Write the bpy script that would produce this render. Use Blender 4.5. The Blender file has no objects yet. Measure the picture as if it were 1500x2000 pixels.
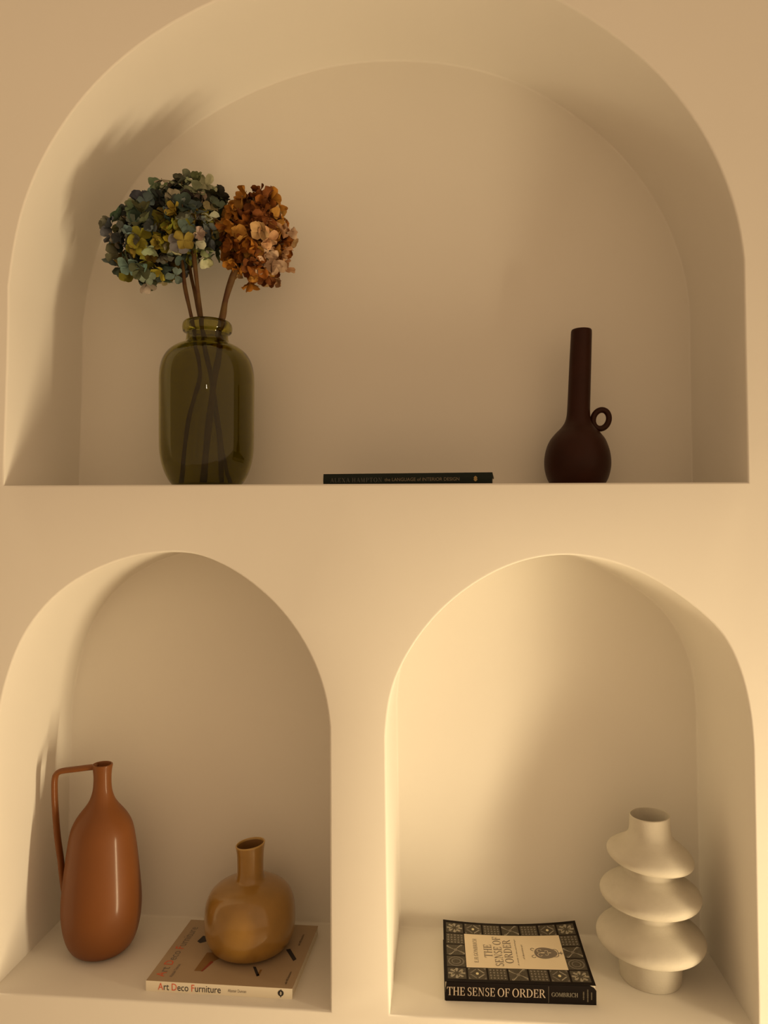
import bpy, bmesh, math, random
from mathutils import Vector, Matrix, noise

SC = bpy.context.scene
COL = SC.collection
PI = math.pi

# ------------------------------------------------------------------ camera
cam_d = bpy.data.cameras.new('camera')
cam = bpy.data.objects.new('camera', cam_d)
COL.objects.link(cam)
SC.camera = cam
cam_d.sensor_fit = 'VERTICAL'
cam_d.sensor_height = 24.0
cam_d.lens = 24.0 * 1450.0 / 2000.0
cam_d.clip_start = 0.02
cam.location = (0.0, -1.16, 1.45)
YAW, PITCH = math.radians(4.731), math.radians(0.866)
cam.rotation_euler = (PI / 2 + PITCH, 0, YAW)

# ------------------------------------------------------------------ exposure
SC.view_settings.view_transform = 'Standard'
SC.view_settings.look = 'None'
SC.view_settings.exposure = 0.0
SC.view_settings.gamma = 1.0
SC.view_settings.use_curve_mapping = False
SC.cycles.use_denoising = True
SC.cycles.max_bounces = 14
SC.cycles.transmission_bounces = 12
SC.cycles.sample_clamp_indirect = 4.0

# ------------------------------------------------------------------ ambient daylight bounced around the room
WORLD_STRENGTH = 0.585
W = bpy.data.worlds.new('room_air')
SC.world = W
W.use_nodes = True
bg = W.node_tree.nodes['Background']
# the room is a little brighter towards its window side (right) and its lit floor
_wt = W.node_tree
_geo = _wt.nodes.new('ShaderNodeTexCoord')
_dot = _wt.nodes.new('ShaderNodeVectorMath')
_dot.operation = 'DOT_PRODUCT'
_dot.inputs[1].default_value = (0.40, 0.0, -0.10)
_ma = _wt.nodes.new('ShaderNodeMath')
_ma.operation = 'MULTIPLY_ADD'
_ma.inputs[1].default_value = WORLD_STRENGTH
_ma.inputs[2].default_value = WORLD_STRENGTH
_wt.links.new(_geo.outputs['Generated'], _dot.inputs[0])
_wt.links.new(_dot.outputs['Value'], _ma.inputs[0])
_wt.links.new(_ma.outputs[0], bg.inputs[1])
bg.inputs[0].default_value = (1.0, 0.645, 0.35, 1)

# ------------------------------------------------------------------ warm evening light through a tall narrow window gap, low on the right
LAMP_COL = (1.0, 0.775, 0.455)
LAMP_POWER = 28.5
for ly, wgt in ((0.41, 0.22), (0.455, 0.28), (0.50, 0.28), (0.545, 0.22)):
    ld = bpy.data.lights.new('window_gap_light', 'AREA')
    ld.shape = 'RECTANGLE'
    ld.size = 0.045
    ld.size_y = 1.0
    ld.energy = LAMP_POWER * wgt
    ld.color = LAMP_COL
    lo = bpy.data.objects.new('window_gap_light', ld)
    COL.objects.link(lo)
    lo.location = (-0.18 + 2.4 * ly, -ly, 0.52)
    d = Vector((-0.885, -0.455, 0.22)).normalized()
    lo.rotation_euler = d.to_track_quat('-Z', 'Y').to_euler()


# small point light added behind the camera to put glints in the glazes
pd = bpy.data.lights.new('glint_light', 'POINT')
pd.shadow_soft_size = 0.012
pd.energy = 0.25
pd.color = (1.0, 0.85, 0.65)
po = bpy.data.objects.new('glint_light', pd)
COL.objects.link(po)
po.location = (0.05, -1.45, 1.95)


# ------------------------------------------------------------------ materials
def nodes_of(m):
    m.use_nodes = True
    nt = m.node_tree
    return nt, nt.nodes, nt.links, nt.nodes['Principled BSDF']


def material(name, col, rough=0.6, spec=0.5, vary=0.0, vscale=30.0, bump=0.0, bscale=80.0, coat=0.0, coat_rough=0.1,
             col2=None, detail=4.0):
    m = bpy.data.materials.new(name)
    nt, N, L, P = nodes_of(m)
    P.inputs['Base Color'].default_value = (*col, 1)
    P.inputs['Roughness'].default_value = rough
    P.inputs['Specular IOR Level'].default_value = spec
    P.inputs['Coat Weight'].default_value = coat
    P.inputs['Coat Roughness'].default_value = coat_rough
    tc = N.new('ShaderNodeTexCoord')
    if vary or col2:
        nz = N.new('ShaderNodeTexNoise')
        nz.inputs['Scale'].default_value = vscale
        nz.inputs['Detail'].default_value = detail
        L.new(tc.outputs['Object'], nz.inputs['Vector'])
        rp = N.new('ShaderNodeValToRGB')
        a = col2 if col2 else tuple(c * (1 - vary) for c in col)
        b = col if col2 else tuple(min(1, c * (1 + vary)) for c in col)
        rp.color_ramp.elements[0].position = 0.32
        rp.color_ramp.elements[1].position = 0.68
        rp.color_ramp.elements[0].color = (*a, 1)
        rp.color_ramp.elements[1].color = (*b, 1)
        L.new(nz.outputs['Fac'], rp.inputs['Fac'])
        L.new(rp.outputs['Color'], P.inputs['Base Color'])
    if bump:
        nb = N.new('ShaderNodeTexNoise')
        nb.inputs['Scale'].default_value = bscale
        nb.inputs['Detail'].default_value = 3
        L.new(tc.outputs['Object'], nb.inputs['Vector'])
        bp = N.new('ShaderNodeBump')
        bp.inputs['Strength'].default_value = bump
        bp.inputs['Distance'].default_value = 0.004
        L.new(nb.outputs['Fac'], bp.inputs['Height'])
        L.new(bp.outputs['Normal'], P.inputs['Normal'])
    return m


M_wall = material('plaster', (0.80, 0.775, 0.72), 0.92, 0.2, vary=0.012, vscale=3.0, bump=0.05, bscale=14.0)
M_floor = material('floor_boards', (0.62, 0.54, 0.44), 0.6, 0.4, vary=0.12, vscale=6)
M_jug = material('terracotta_glaze', (0.180, 0.060, 0.012), 0.55, 0.25, vary=0.05, vscale=14, coat=0.22, coat_rough=0.16)
M_white = material('white_ceramic', (0.58, 0.545, 0.47), 0.82, 0.25, vary=0.02, vscale=60, bump=0.09, bscale=300)
M_brown = material('brown_ceramic', (0.030, 0.0060, 0.0015), 0.42, 0.20, vary=0.15, vscale=20)
M_mustard = material('mustard_glaze', (0.32, 0.170, 0.030), 0.30, 0.5, coat=0.75, coat_rough=0.06,
                     col2=(0.27, 0.145, 0.025), vscale=40, detail=6)
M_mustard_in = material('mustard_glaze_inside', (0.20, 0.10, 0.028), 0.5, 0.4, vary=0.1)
M_mustard_rim = material('mustard_rim', (0.44, 0.27, 0.07), 0.3, 0.5, coat=0.6)
M_stem = material('woody_stem', (0.070, 0.024, 0.010), 0.5, 0.3, col2=(0.115, 0.065, 0.016), vscale=45)
M_page = material('book_paper', (0.70, 0.64, 0.52), 0.85, 0.2, vary=0.05, vscale=200)
M_white_spine = material('cream_spine', (0.80, 0.74, 0.60), 0.5, 0.4)
M_tan = material('tan_cover', (0.42, 0.315, 0.205), 0.5, 0.35, vary=0.03, vscale=9)
M_ink = material('black_ink', (0.035, 0.03, 0.03), 0.6, 0.3)
M_red = material('red_ink', (0.72, 0.13, 0.06), 0.6, 0.3)
M_grey_ink = material('grey_ink', (0.20, 0.17, 0.14), 0.6, 0.3)
M_black_cover = material('black_cover', (0.010, 0.007, 0.006), 0.6, 0.12)
M_olive = material('olive_ground', (0.085, 0.074, 0.056), 0.6, 0.15, vary=0.25, vscale=400)
M_orn = material('ornament_ink', (0.34, 0.31, 0.24), 0.5, 0.3)
M_orn_mid = material('ornament_shade', (0.20, 0.175, 0.135), 0.5, 0.3)
M_gold_dot = material('ornament_dot', (0.75, 0.68, 0.42), 0.5, 0.3)
M_panel = material('cream_panel', (0.80, 0.70, 0.52), 0.6, 0.3)
M_spine_ink = material('pale_spine_ink', (0.62, 0.52, 0.40), 0.6, 0.3)
M_dim_ink = material('dim_gold_ink', (0.20, 0.17, 0.12), 0.6, 0.3)
M_green_cover = material('dark_green_cover', (0.010, 0.016, 0.013), 0.55, 0.18, vary=0.1)
M_silver_ink = material('faint_grey_ink', (0.10, 0.105, 0.10), 0.6, 0.3)
M_blue_ink = material('pale_blue_ink', (0.22, 0.28, 0.30), 0.6, 0.3)
M_gold_ink = material('ochre_ink', (0.34, 0.24, 0.10), 0.6, 0.3)
M_pic_brown = material('picture_brown', (0.26, 0.14, 0.045), 0.5, 0.3)
M_pic_red = material('picture_red', (0.28, 0.06, 0.03), 0.5, 0.3)


def glass_material():
    m = bpy.data.materials.new('olive_green_glass')
    nt, N, L, P = nodes_of(m)
    P.inputs['Base Color'].default_value = (0.375, 0.345, 0.055, 1)
    P.inputs['Roughness'].default_value = 0.0
    P.inputs['IOR'].default_value = 1.45
    P.inputs['Transmission Weight'].default_value = 1.0
    return m


M_glass = glass_material()


def petal_material(name, rough=0.75):
    m = bpy.data.materials.new(name)
    nt, N, L, P = nodes_of(m)
    at = N.new('ShaderNodeAttribute')
    at.attribute_name = 'petal_colour'
    nz = N.new('ShaderNodeTexNoise')
    nz.inputs['Scale'].default_value = 90
    tc = N.new('ShaderNodeTexCoord')
    L.new(tc.outputs['Object'], nz.inputs['Vector'])
    mx = N.new('ShaderNodeMixRGB')
    mx.blend_type = 'MULTIPLY'
    mx.inputs[0].default_value = 0.5
    L.new(at.outputs['Color'], mx.inputs[1])
    rp = N.new('ShaderNodeValToRGB')
    rp.color_ramp.elements[0].color = (0.55, 0.52, 0.48, 1)
    rp.color_ramp.elements[1].color = (1, 1, 1, 1)
    rp.color_ramp.elements[0].position = 0.3
    rp.color_ramp.elements[1].position = 0.65
    L.new(nz.outputs['Fac'], rp.inputs['Fac'])
    L.new(rp.outputs['Color'], mx.inputs[2])
    L.new(mx.outputs['Color'], P.inputs['Base Color'])
    P.inputs['Roughness'].default_value = rough
    P.inputs['Specular IOR Level'].default_value = 0.25
    return m


M_petal = petal_material('dried_petal')


# ------------------------------------------------------------------ mesh helpers
def link(name, me, mats, parent=None, smooth=True):
    if not isinstance(mats, (list, tuple)):
        mats = [mats]
    for m in mats:
        me.materials.append(m)
    if smooth:
        for p in me.polygons:
            p.use_smooth = True
    o = bpy.data.objects.new(name, me)
    COL.objects.link(o)
    if parent:
        o.parent = parent
        o.matrix_parent_inverse = Matrix.Translation(-Vector(parent.location))
    return o


def mesh_obj(name, verts, faces, mats, parent=None, smooth=True, mi=None):
    me = bpy.data.meshes.new(name)
    me.from_pydata([tuple(v) for v in verts], [], faces)
    me.validate()
    if mi:
        for p, k in zip(me.polygons, mi):
            p.material_index = k
    me.update()
    return link(name, me, mats, parent, smooth)


def thing(name, label, cat, loc, group=None):
    o = bpy.data.objects.new(name, None)
    o.empty_display_size = 0.03
    COL.objects.link(o)
    o.location = loc
    tag(o, label, cat, group)
    return o


def tag(o, label, cat, group=None):
    o['label'] = label
    o['category'] = cat
    if group:
        o['group'] = group


def structure(o):
    o['kind'] = 'structure'
    return o


def catmull(pts, n):
    """smooth resample of a polyline with n points per span"""
    P = [Vector(p) for p in pts]
    P = [P[0] * 2 - P[1]] + P + [P[-1] * 2 - P[-2]]
    out = []
    for i in range(1, len(P) - 2):
        a, b, c, d = P[i - 1:i + 3]
        for k in range(n):
            t = k / n
            out.append(0.5 * ((2 * b) + (c - a) * t + (2 * a - 5 * b + 4 * c - d) * t * t + (3 * b - a - 3 * c + d) * t ** 3))
    out.append(P[-2])
    return out


def lathe(name, prof, center, mat, parent=None, seg=96, dx=None, dz=None, mi_fn=None, mats=None, sub=5, smooth_prof=True):
    """revolve (z, r) pairs about a vertical axis; dx(z) bends the axis, dz(z) tilts the rings"""
    pr = [(p[0], p[1]) for p in prof]
    if smooth_prof:
        pts = [(v.x, max(0.0, v.y)) for v in catmull([(a, b, 0) for a, b in pr], sub)]
    else:
        pts = pr
    V, F, MI = [], [], []
    cx, cy, cz = center
    for z, r in pts:
        ox = dx(z) if dx else 0
        t = dz(z) if dz else 0
        for k in range(seg):
            a = 2 * PI * k / seg
            V.append((cx + ox + r * math.cos(a), cy + r * math.sin(a), cz + z + t * r * math.cos(a)))
    n = len(pts)
    for i in range(n - 1):
        for k in range(seg):
            k2 = (k + 1) % seg
            F.append((i * seg + k, i * seg + k2, (i + 1) * seg + k2, (i + 1) * seg + k))
            MI.append(mi_fn(i / (n - 1), pts[i]) if mi_fn else 0)
    F.append(tuple(reversed(range(seg))))
    MI.append(MI[0])
    F.append(tuple((n - 1) * seg + k for k in range(seg)))
    MI.append(MI[-2] if len(MI) > 1 else 0)
    return mesh_obj(name, V, F, mats or mat, parent, True, MI)


def tube(path, rad, seg=12, flat=1.0, cap=True, closed=False, verts=None, faces=None, up=Vector((0, 1, 0))):
    """swept tube; rad is one radius or a list; flat widens it along 'up'"""
    V = verts if verts is not None else []
    F = faces if faces is not None else []
    P = [Vector(p) for p in path]
    n = len(P)
    base = len(V)
    for i, p in enumerate(P):
        if closed:
            t = P[(i + 1) % n] - P[i - 1]
        else:
            t = P[min(i + 1, n - 1)] - P[max(i - 1, 0)]
        t.normalize()
        b = (up - t * up.dot(t))
        if b.length < 1e-4:
            b = Vector((1, 0, 0))
        b.normalize()
        s = t.cross(b)
        r = rad[i] if isinstance(rad, (list, tuple)) else rad
        for k in range(seg):
            a = 2 * PI * k / seg
            V.append(p + s * (r * math.cos(a)) + b * (r * flat * math.sin(a)))
    m = n if closed else n - 1
    for i in range(m):
        for k in range(seg):
            k2 = (k + 1) % seg
            j = (i + 1) % n
            F.append((base + i * seg + k, base + i * seg + k2, base + j * seg + k2, base + j * seg + k))
    if cap and not closed:
        F.append(tuple(base + k for k in reversed(range(seg))))
        F.append(tuple(base + (n - 1) * seg + k for k in range(seg)))
    return V, F


def box(V, F, x0, x1, y0, y1, z0, z1):
    b = len(V)
    V += [Vector(p) for p in ((x0, y0, z0), (x1, y0, z0), (x1, y1, z0), (x0, y1, z0),
                              (x0, y0, z1), (x1, y0, z1), (x1, y1, z1), (x0, y1, z1))]
    F += [tuple(b + i for i in f) for f in ((0, 3, 2, 1), (4, 5, 6, 7), (0, 1, 5, 4), (1, 2, 6, 5), (2, 3, 7, 6), (3, 0, 4, 7))]


# ------------------------------------------------------------------ lettering
def font_mesh(text, colours=None, shear=0.0):
    """built-in sans letters as (verts, faces, material indices) scaled to a unit box"""
    cu = bpy.data.curves.new('t', 'FONT')
    cu.body = text
    cu.shear = shear
    cu.resolution_u = 3
    if colours:
        cu.materials.append(M_ink)
        cu.materials.append(M_red)
        for i, c in enumerate(colours):
            cu.body_format[i].material_index = c
    ob = bpy.data.objects.new('t', cu)
    COL.objects.link(ob)
    dg = bpy.context.evaluated_depsgraph_get()
    me = bpy.data.meshes.new_from_object(ob.evaluated_get(dg))
    V = [Vector(v.co) for v in me.vertices]
    F = [tuple(p.vertices) for p in me.polygons]
    MI = [p.material_index for p in me.polygons]
    bpy.data.objects.remove(ob)
    bpy.data.curves.remove(cu)
    bpy.data.meshes.remove(me)
    x0 = min(v.x for v in V); x1 = max(v.x for v in V)
    y0 = min(v.y for v in V); y1 = max(v.y for v in V)
    V = [((v.x - x0) / (x1 - x0), (v.y - y0) / (y1 - y0)) for v in V]
    return V, F, MI


def arc(cx, cy, rx, ry, wx, wy, a0, a1, n=16):
    P, Q = [], []
    for i in range(n + 1):
        a = math.radians(a0 + (a1 - a0) * i / n)
        P.append((cx + rx * math.cos(a), cy + ry * math.sin(a)))
        Q.append((cx + (rx - wx) * math.cos(a), cy + (ry - wy) * math.sin(a)))
    return [(P[i], P[i + 1], Q[i + 1], Q[i]) for i in range(n)]


def rc(x0, y0, x1, y1):
    return [((x0, y0), (x1, y0), (x1, y1), (x0, y1))]


def qd(*p):
    return [tuple(p)]


def serif(x, y, w=0.30, h=0.045):
    return rc(x - w / 2, y, x + w / 2, y + h)


def stem(x, w=0.14):
    return rc(x - w / 2, 0, x + w / 2, 1) + serif(x, 0) + serif(x, 0.955)


def glyph(c):
    th = 0.06
    if c == 'T': return 0.78, rc(.32, 0, .46, 1) + serif(.39, 0) + rc(.04, .94, .74, 1) + qd((.04, 1), (.04, .74), (.08, .74), (.13, .96)) + qd((.74, 1), (.65, .96), (.70, .74), (.74, .74))
    if c == 'H': return 0.90, stem(.20) + stem(.70) + rc(.20, .48, .70, .54)
    if c == 'I': return 0.42, stem(.21)
    if c == 'L': return 0.72, stem(.20) + rc(.1, 0, .66, th) + qd((.66, 0), (.66, .30), (.62, .30), (.54, .04))
    if c == 'E': return 0.74, stem(.20) + rc(.1, 0, .66, th) + rc(.1, .94, .64, 1) + rc(.2, .49, .50, .55) + qd((.66, 0), (.66, .28), (.62, .28), (.54, .04)) + qd((.64, 1), (.53, .96), (.60, .74), (.64, .74)) + rc(.48, .40, .52, .64)
    if c == 'F': return 0.70, stem(.20) + rc(.1, .94, .64, 1) + rc(.2, .49, .50, .55) + qd((.64, 1), (.53, .96), (.60, .74), (.64, .74)) + rc(.48, .40, .52, .64)
    if c == 'S': return 0.64, arc(.32, .75, .23, .26, .11, .06, 35, 250) + arc(.32, .26, .25, .28, .13, .06, -145, 70) + qd((.14, .64), (.24, .50), (.50, .38), (.40, .54)) + rc(.49, .72, .53, .97) + rc(.08, .02, .12, .28)
    if c == 'N': return 0.92, rc(.16, 0, .21, 1) + rc(.70, 0, .75, 1) + qd((.12, 1), (.29, 1), (.75, 0), (.68, 0)) + serif(.19, 0, .26) + serif(.72, .955, .26) + serif(.18, .955, .2)
    if c == 'O': return 0.96, arc(.48, .5, .42, .52, .15, .055, 0, 360, 28)
    if c == 'C': return 0.84, arc(.48, .5, .42, .52, .15, .055, 48, 312, 24) + rc(.72, .66, .77, .98) + rc(.73, .06, .77, .24)
    if c == 'G': return 0.92, arc(.48, .5, .42, .52, .15, .055, 48, 315, 24) + rc(.70, .04, .83, .42) + serif(.76, .40, .26) + rc(.74, .68, .78, .98)
    if c == 'D': return 0.92, stem(.20) + arc(.34, .5, .50, .5, .15, .06, -90, 90, 18) + rc(.2, 0, .35, th) + rc(.2, .94, .35, 1)
    if c == 'P': return 0.74, stem(.20) + arc(.38, .73, .30, .27, .13, .05, -90, 90) + rc(.2, .95, .38, 1) + rc(.2, .46, .38, .51)
    if c == 'B': return 0.80, stem(.20) + arc(.38, .75, .27, .25, .12, .05, -90, 90) + arc(.38, .27, .34, .27, .13, .05, -90, 90) + rc(.2, .95, .38, 1) + rc(.2, .49, .38, .54) + rc(.2, 0, .38, .05)
    if c == 'R': return 0.86, stem(.20) + arc(.38, .74, .30, .26, .13, .05, -90, 90) + rc(.2, .95, .38, 1) + rc(.2, .48, .38, .53) + qd((.36, .50), (.50, .50), (.86, 0), (.68, 0))
    if c == 'A': return 0.88, qd((.44, 1), (.50, 1), (.18, 0), (.12, 0)) + qd((.40, 1), (.52, 1), (.84, 0), (.67, 0)) + rc(.26, .30, .64, .35) + serif(.15, 0, .24) + serif(.76, 0, .28)
    if c == 'M': return 1.06, rc(.14, 0, .19, 1) + rc(.78, 0, .92, 1) + qd((.12, 1), (.28, 1), (.56, .02), (.48, .02)) + qd((.80, 1), (.88, 1), (.54, .02), (.49, .02)) + serif(.17, 0, .24) + serif(.85, 0)
    if c == 'X': return 0.86, qd((.06, 1), (.24, 1), (.82, 0), (.63, 0)) + qd((.70, 1), (.76, 1), (.18, 0), (.12, 0)) + serif(.15, 0, .24) + serif(.73, .955, .24)
    if c == '.': return 0.34, rc(.10, 0, .24, .14)
    if c == ' ': return 0.26, []
    if c == '|': return 0.3, rc(.13, -.2, .17, 1.2)
    return 0.42, []


def serif_mesh(text, track=0.0):
    V, F = [], []
    x = 0.0
    for c in text:
        w, qs = glyph(c)
        for q in qs:
            b = len(V)
            V += [(x + p[0], p[1]) for p in q]
            F.append(tuple(b + i for i in range(len(q))))
        x += w + track
    x -= track
    return [(a / x, b) for a, b in V], F, [0] * len(F)


def lettering(name, tm, place, mats, parent):
    """tm = (verts, faces, material indices) in a unit box; place(u, v) -> world point"""
    V, F, MI = tm
    return mesh_obj(name, [place(a, b) for a, b in V], F, mats, parent, False, MI)


# ================================================================== THE WALL WITH ITS THREE ARCHED NICHES
DEPTH = 0.25
Z_LOW = 0.688
Z_SHELF = 1.512


def outline_upper():
    L = [(-0.7215, 1.512), (-0.7185, 1.62), (-0.7160, 1.7206), (-0.7150, 1.80)]
    A = [(-0.7152, 1.8389), (-0.7080, 1.905), (-0.6900, 1.982), (-0.6614, 2.0445), (-0.6260, 2.104), (-0.5740, 2.1680),
         (-0.4998, 2.2308), (-0.3976, 2.2870), (-0.2662, 2.3309), (-0.1368, 2.3450), (-0.0084, 2.3331), (0.0887, 2.3070), (0.1680, 2.2700),
         (0.2350, 2.2250), (0.2992, 2.1702), (0.3373, 2.1286), (0.3750, 2.0774), (0.4087, 2.0168), (0.4309, 1.9571),
         (0.4456, 1.9018), (0.4509, 1.8504)]
    Rr = [(0.4519, 1.738), (0.4533, 1.62), (0.4547, 1.512)]
    return L, A, Rr


def outline_left():
    L = [(-0.738, Z_LOW), (-0.7370, 0.86), (-0.7345, 1.02)]
    A = [(-0.7325, 1.09), (-0.7247, 1.1587), (-0.711, 1.2022), (-0.7012, 1.2325), (-0.6882, 1.2605), (-0.6721, 1.2871), (-0.6514, 1.3128),
         (-0.6262, 1.3374), (-0.5963, 1.3586), (-0.5597, 1.3775), (-0.5233, 1.391), (-0.4892, 1.3995), (-0.4553, 1.4034),
         (-0.426, 1.4039), (-0.4038, 1.4018), (-0.3834, 1.3970), (-0.3499, 1.3835), (-0.3166, 1.363), (-0.2834, 1.3370),
         (-0.2545, 1.3075), (-0.2298, 1.2737), (-0.2093, 1.2378), (-0.1938, 1.1978), (-0.1855, 1.1619), (-0.1822, 1.1300)]
    Rr = [(-0.1815, 1.02), (-0.1808, 0.86), (-0.1802, Z_LOW)]
    return L, A, Rr


def outline_right(back=False):
    L = [(-0.0868, Z_LOW), (-0.0900, 0.86), (-0.0928, 1.0683)]
    A = [(-0.0932, 1.1179), (-0.0898, 1.1678), (-0.0790, 1.2068), (-0.0599, 1.246), (-0.036, 1.2821), (-0.0081, 1.3142),
         (0.0236, 1.3423), (0.0631, 1.3693), (0.1024, 1.3873), (0.1414, 1.3985), (0.1802, 1.4022), (0.2058, 1.4005), (0.2316, 1.3968),
         (0.2622, 1.389), (0.2926, 1.3777), (0.3229, 1.3613), (0.353, 1.3418), (0.380, 1.3204), (0.3989, 1.3032),
         (0.4137, 1.2869), (0.4245, 1.2696), (0.4353, 1.2472), (0.4459, 1.2156), (0.4536, 1.1789), (0.4578, 1.1443), (0.4594, 1.11)]
    if back:
        A = A[:10] + [(0.1802, 1.4010), (0.2058, 1.3970), (0.2316, 1.3915), (0.2580, 1.3830), (0.2856, 1.3710), (0.3149, 1.3555),
                      (0.3435, 1.3375), (0.369, 1.3190), (0.3889, 1.3012),
                      (0.4057, 1.2829), (0.4195, 1.2636), (0.4320, 1.2422), (0.4445, 1.2126), (0.4536, 1.1789), (0.4578, 1.1443), (0.4594, 1.11)]
    Rr = [(0.4606, 1.02), (0.4622, 0.86), (0.4644, Z_LOW)]
    return L, A, Rr


def dense_outline(o):
    L, A, Rr = o
    pts = []

    def seg(a, b, step):
        n = max(1, int(math.hypot(b[0] - a[0], b[1] - a[1]) / step))
        return [(a[0] + (b[0] - a[0]) * i / n, a[1] + (b[1] - a[1]) * i / n) for i in range(n)]
    for a, b in zip(L, L[1:]):
        pts += seg(a, b, 0.04)
    pts += [tuple(L[-1])]
    up = catmull([(p[0], p[1], 0) for p in A], 4)
    # relax the traced arch a little so that it reads as one continuous plastered curve
    up = [Vector(p) for p in up]
    for _ in range(12):
        q = [p.copy() for p in up]
        for i in range(1, len(up) - 1):
            q[i] = up[i] * 0.5 + (up[i - 1] + up[i + 1]) * 0.25
        up = q
    pts += [(p.x, p.y) for p in up]
    for a, b in zip(Rr, Rr[1:]):
        pts += seg(a, b, 0.04)
    pts += [tuple(Rr[-1])]
    # bottom edge back from right to left, without the two corners
    b = seg(Rr[-1], L[0], 0.04)[1:]
    pts += b
    return pts


def offset_loop(pts, d):
    n = len(pts)
    out = []
    for i in range(n):
        a, b, c = Vector(pts[i - 1]), Vector(pts[i]), Vector(pts[(i + 1) % n])
        e1 = (b - a).normalized(); e2 = (c - b).normalized()
        n1 = Vector((-e1.y, e1.x)); n2 = Vector((-e2.y, e2.x))   # outward for a clockwise loop
        m = (n1 + n2)
        m = m / max(0.5, m.dot(n1)) if m.length > 1e-6 else n1
        out.append((b.x + m.x * d, b.y + m.y * d))
    return out


def build_wall():
    bm = bmesh.new()
    E = 0.0035
    X0, X1, Z0, Z1 = -1.9, 2.1, 0.0, 2.85
    front = [bm.verts.new((x, 0, z)) for x, z in ((X0, Z0), (X1, Z0), (X1, Z1), (X0, Z1))]
    edges = [bm.edges.new((front[i], front[(i + 1) % 4])) for i in range(4)]
    niches = [(outline_upper(), outline_upper()), (outline_left(), outline_left()), (outline_right(), outline_right(True))]
    side_faces = []
    for of, ob in niches:
        pf, pb = dense_outline(of), dense_outline(ob)
        n = len(pf)
        assert len(pb) == n
        rings = []
        K = 4
        for k in range(K + 1):
            a = PI / 2 * k / K
            lp = offset_loop(pf, E * (1 - math.sin(a)))
            rings.append([bm.verts.new((x, E * (1 - math.cos(a)), z)) for x, z in lp])
        for t in (0.2, 0.4, 0.6, 0.8):
            y = E + (DEPTH - 2 * E) * t
            rings.append([bm.verts.new((a_[0] * (1 - t) + b_[0] * t, y, a_[1] * (1 - t) + b_[1] * t)) for a_, b_ in zip(pf, pb)])
        for k in range(K + 1):
            a = PI / 2 * k / K
            lp = offset_loop(pb, -E * (1 - math.cos(a)))
            rings.append([bm.verts.new((x, DEPTH - E + E * math.sin(a), z)) for x, z in lp])
        for r0, r1 in zip(rings, rings[1:]):
            for i in range(n):
                j = (i + 1) % n
                side_faces.append(bm.faces.new((r0[i], r0[j], r1[j], r1[i])))
        edges += [bm.edges.get((rings[0][i], rings[0][(i + 1) % n])) for i in range(n)]
        be = [bm.edges.get((rings[-1][i], rings[-1][(i + 1) % n])) for i in range(n)]
        bmesh.ops.triangle_fill(bm, use_beauty=True, edges=be)
    bmesh.ops.triangle_fill(bm, use_beauty=True, edges=edges)
    # solid mass of the wall behind
    B = [bm.verts.new((x, 0.42, z)) for x, z in ((X0, Z0), (X1, Z0), (X1, Z1), (X0, Z1))]
    bm.faces.new(B)
    for i in range(4):
        j = (i + 1) % 4
        bm.faces.new((front[i], B[i], B[j], front[j]))
    bmesh.ops.recalc_face_normals(bm, faces=bm.faces[:])
    for f in side_faces:
        f.smooth = True
    me = bpy.data.meshes.new('wall_back')
    bm.to_mesh(me)
    bm.free()
    o = link('wall_back', me, M_wall, None, False)
    for e in me.edges:
        pass
    # keep the bottom corners of the niches crisp
    me.set_sharp_from_angle(angle=math.radians(50))
    return structure(o)


build_wall()

V, F = [], []
box(V, F, -1.9, 2.1, -2.6, -0.0005, -0.05, 0.0)
structure(mesh_obj('floor', V, F, M_floor, None, False))

# ================================================================== GREEN GLASS VASE
GX, GY = -0.4225, 0.128
g_out = [(0.0005, 0.0), (0.0005, 0.030), (0.0008, 0.050), (0.0035, 0.0575), (0.0100, 0.0635), (0.020, 0.0695), (0.033, 0.0750), (0.048, 0.0792), (0.066, 0.0818),
         (0.090, 0.0826), (0.130, 0.0828), (0.170, 0.0830), (0.195, 0.0828), (0.212, 0.0812), (0.227, 0.0770), (0.240, 0.0690),
         (0.249, 0.0580), (0.2545, 0.0475), (0.2585, 0.0405), (0.2635, 0.0375), (0.2700, 0.0364), (0.2745, 0.0368), (0.2765, 0.0395),
         (0.2790, 0.0425), (0.2850, 0.0437), (0.2910, 0.0430), (0.2950, 0.0405), (0.2962, 0.0378), (0.2950, 0.0352)]
g_in = [(0.2890, 0.0338), (0.2760, 0.0332), (0.2620, 0.0340), (0.2560, 0.0372), (0.2515, 0.0450), (0.2455, 0.0560), (0.2365, 0.0665),
        (0.2245, 0.0740), (0.2100, 0.0783), (0.195, 0.0799), (0.170, 0.0801), (0.130, 0.0799), (0.090, 0.0797), (0.067, 0.0789),
        (0.050, 0.0765), (0.035, 0.0720), (0.020, 0.0665), (0.0105, 0.0600), (0.0048, 0.0520), (0.0036, 0.030), (0.0034, 0.0)]
gv = thing('glass_vase', 'olive green glass jar vase with thick rolled rim, holding the dried hydrangeas', 'vase',
           (GX, GY, Z_SHELF))
lathe('glass_body', g_out + g_in, (GX, GY, Z_SHELF), M_glass, gv, seg=112, sub=4)

# ================================================================== HYDRANGEAS
random.seed(11)


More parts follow.
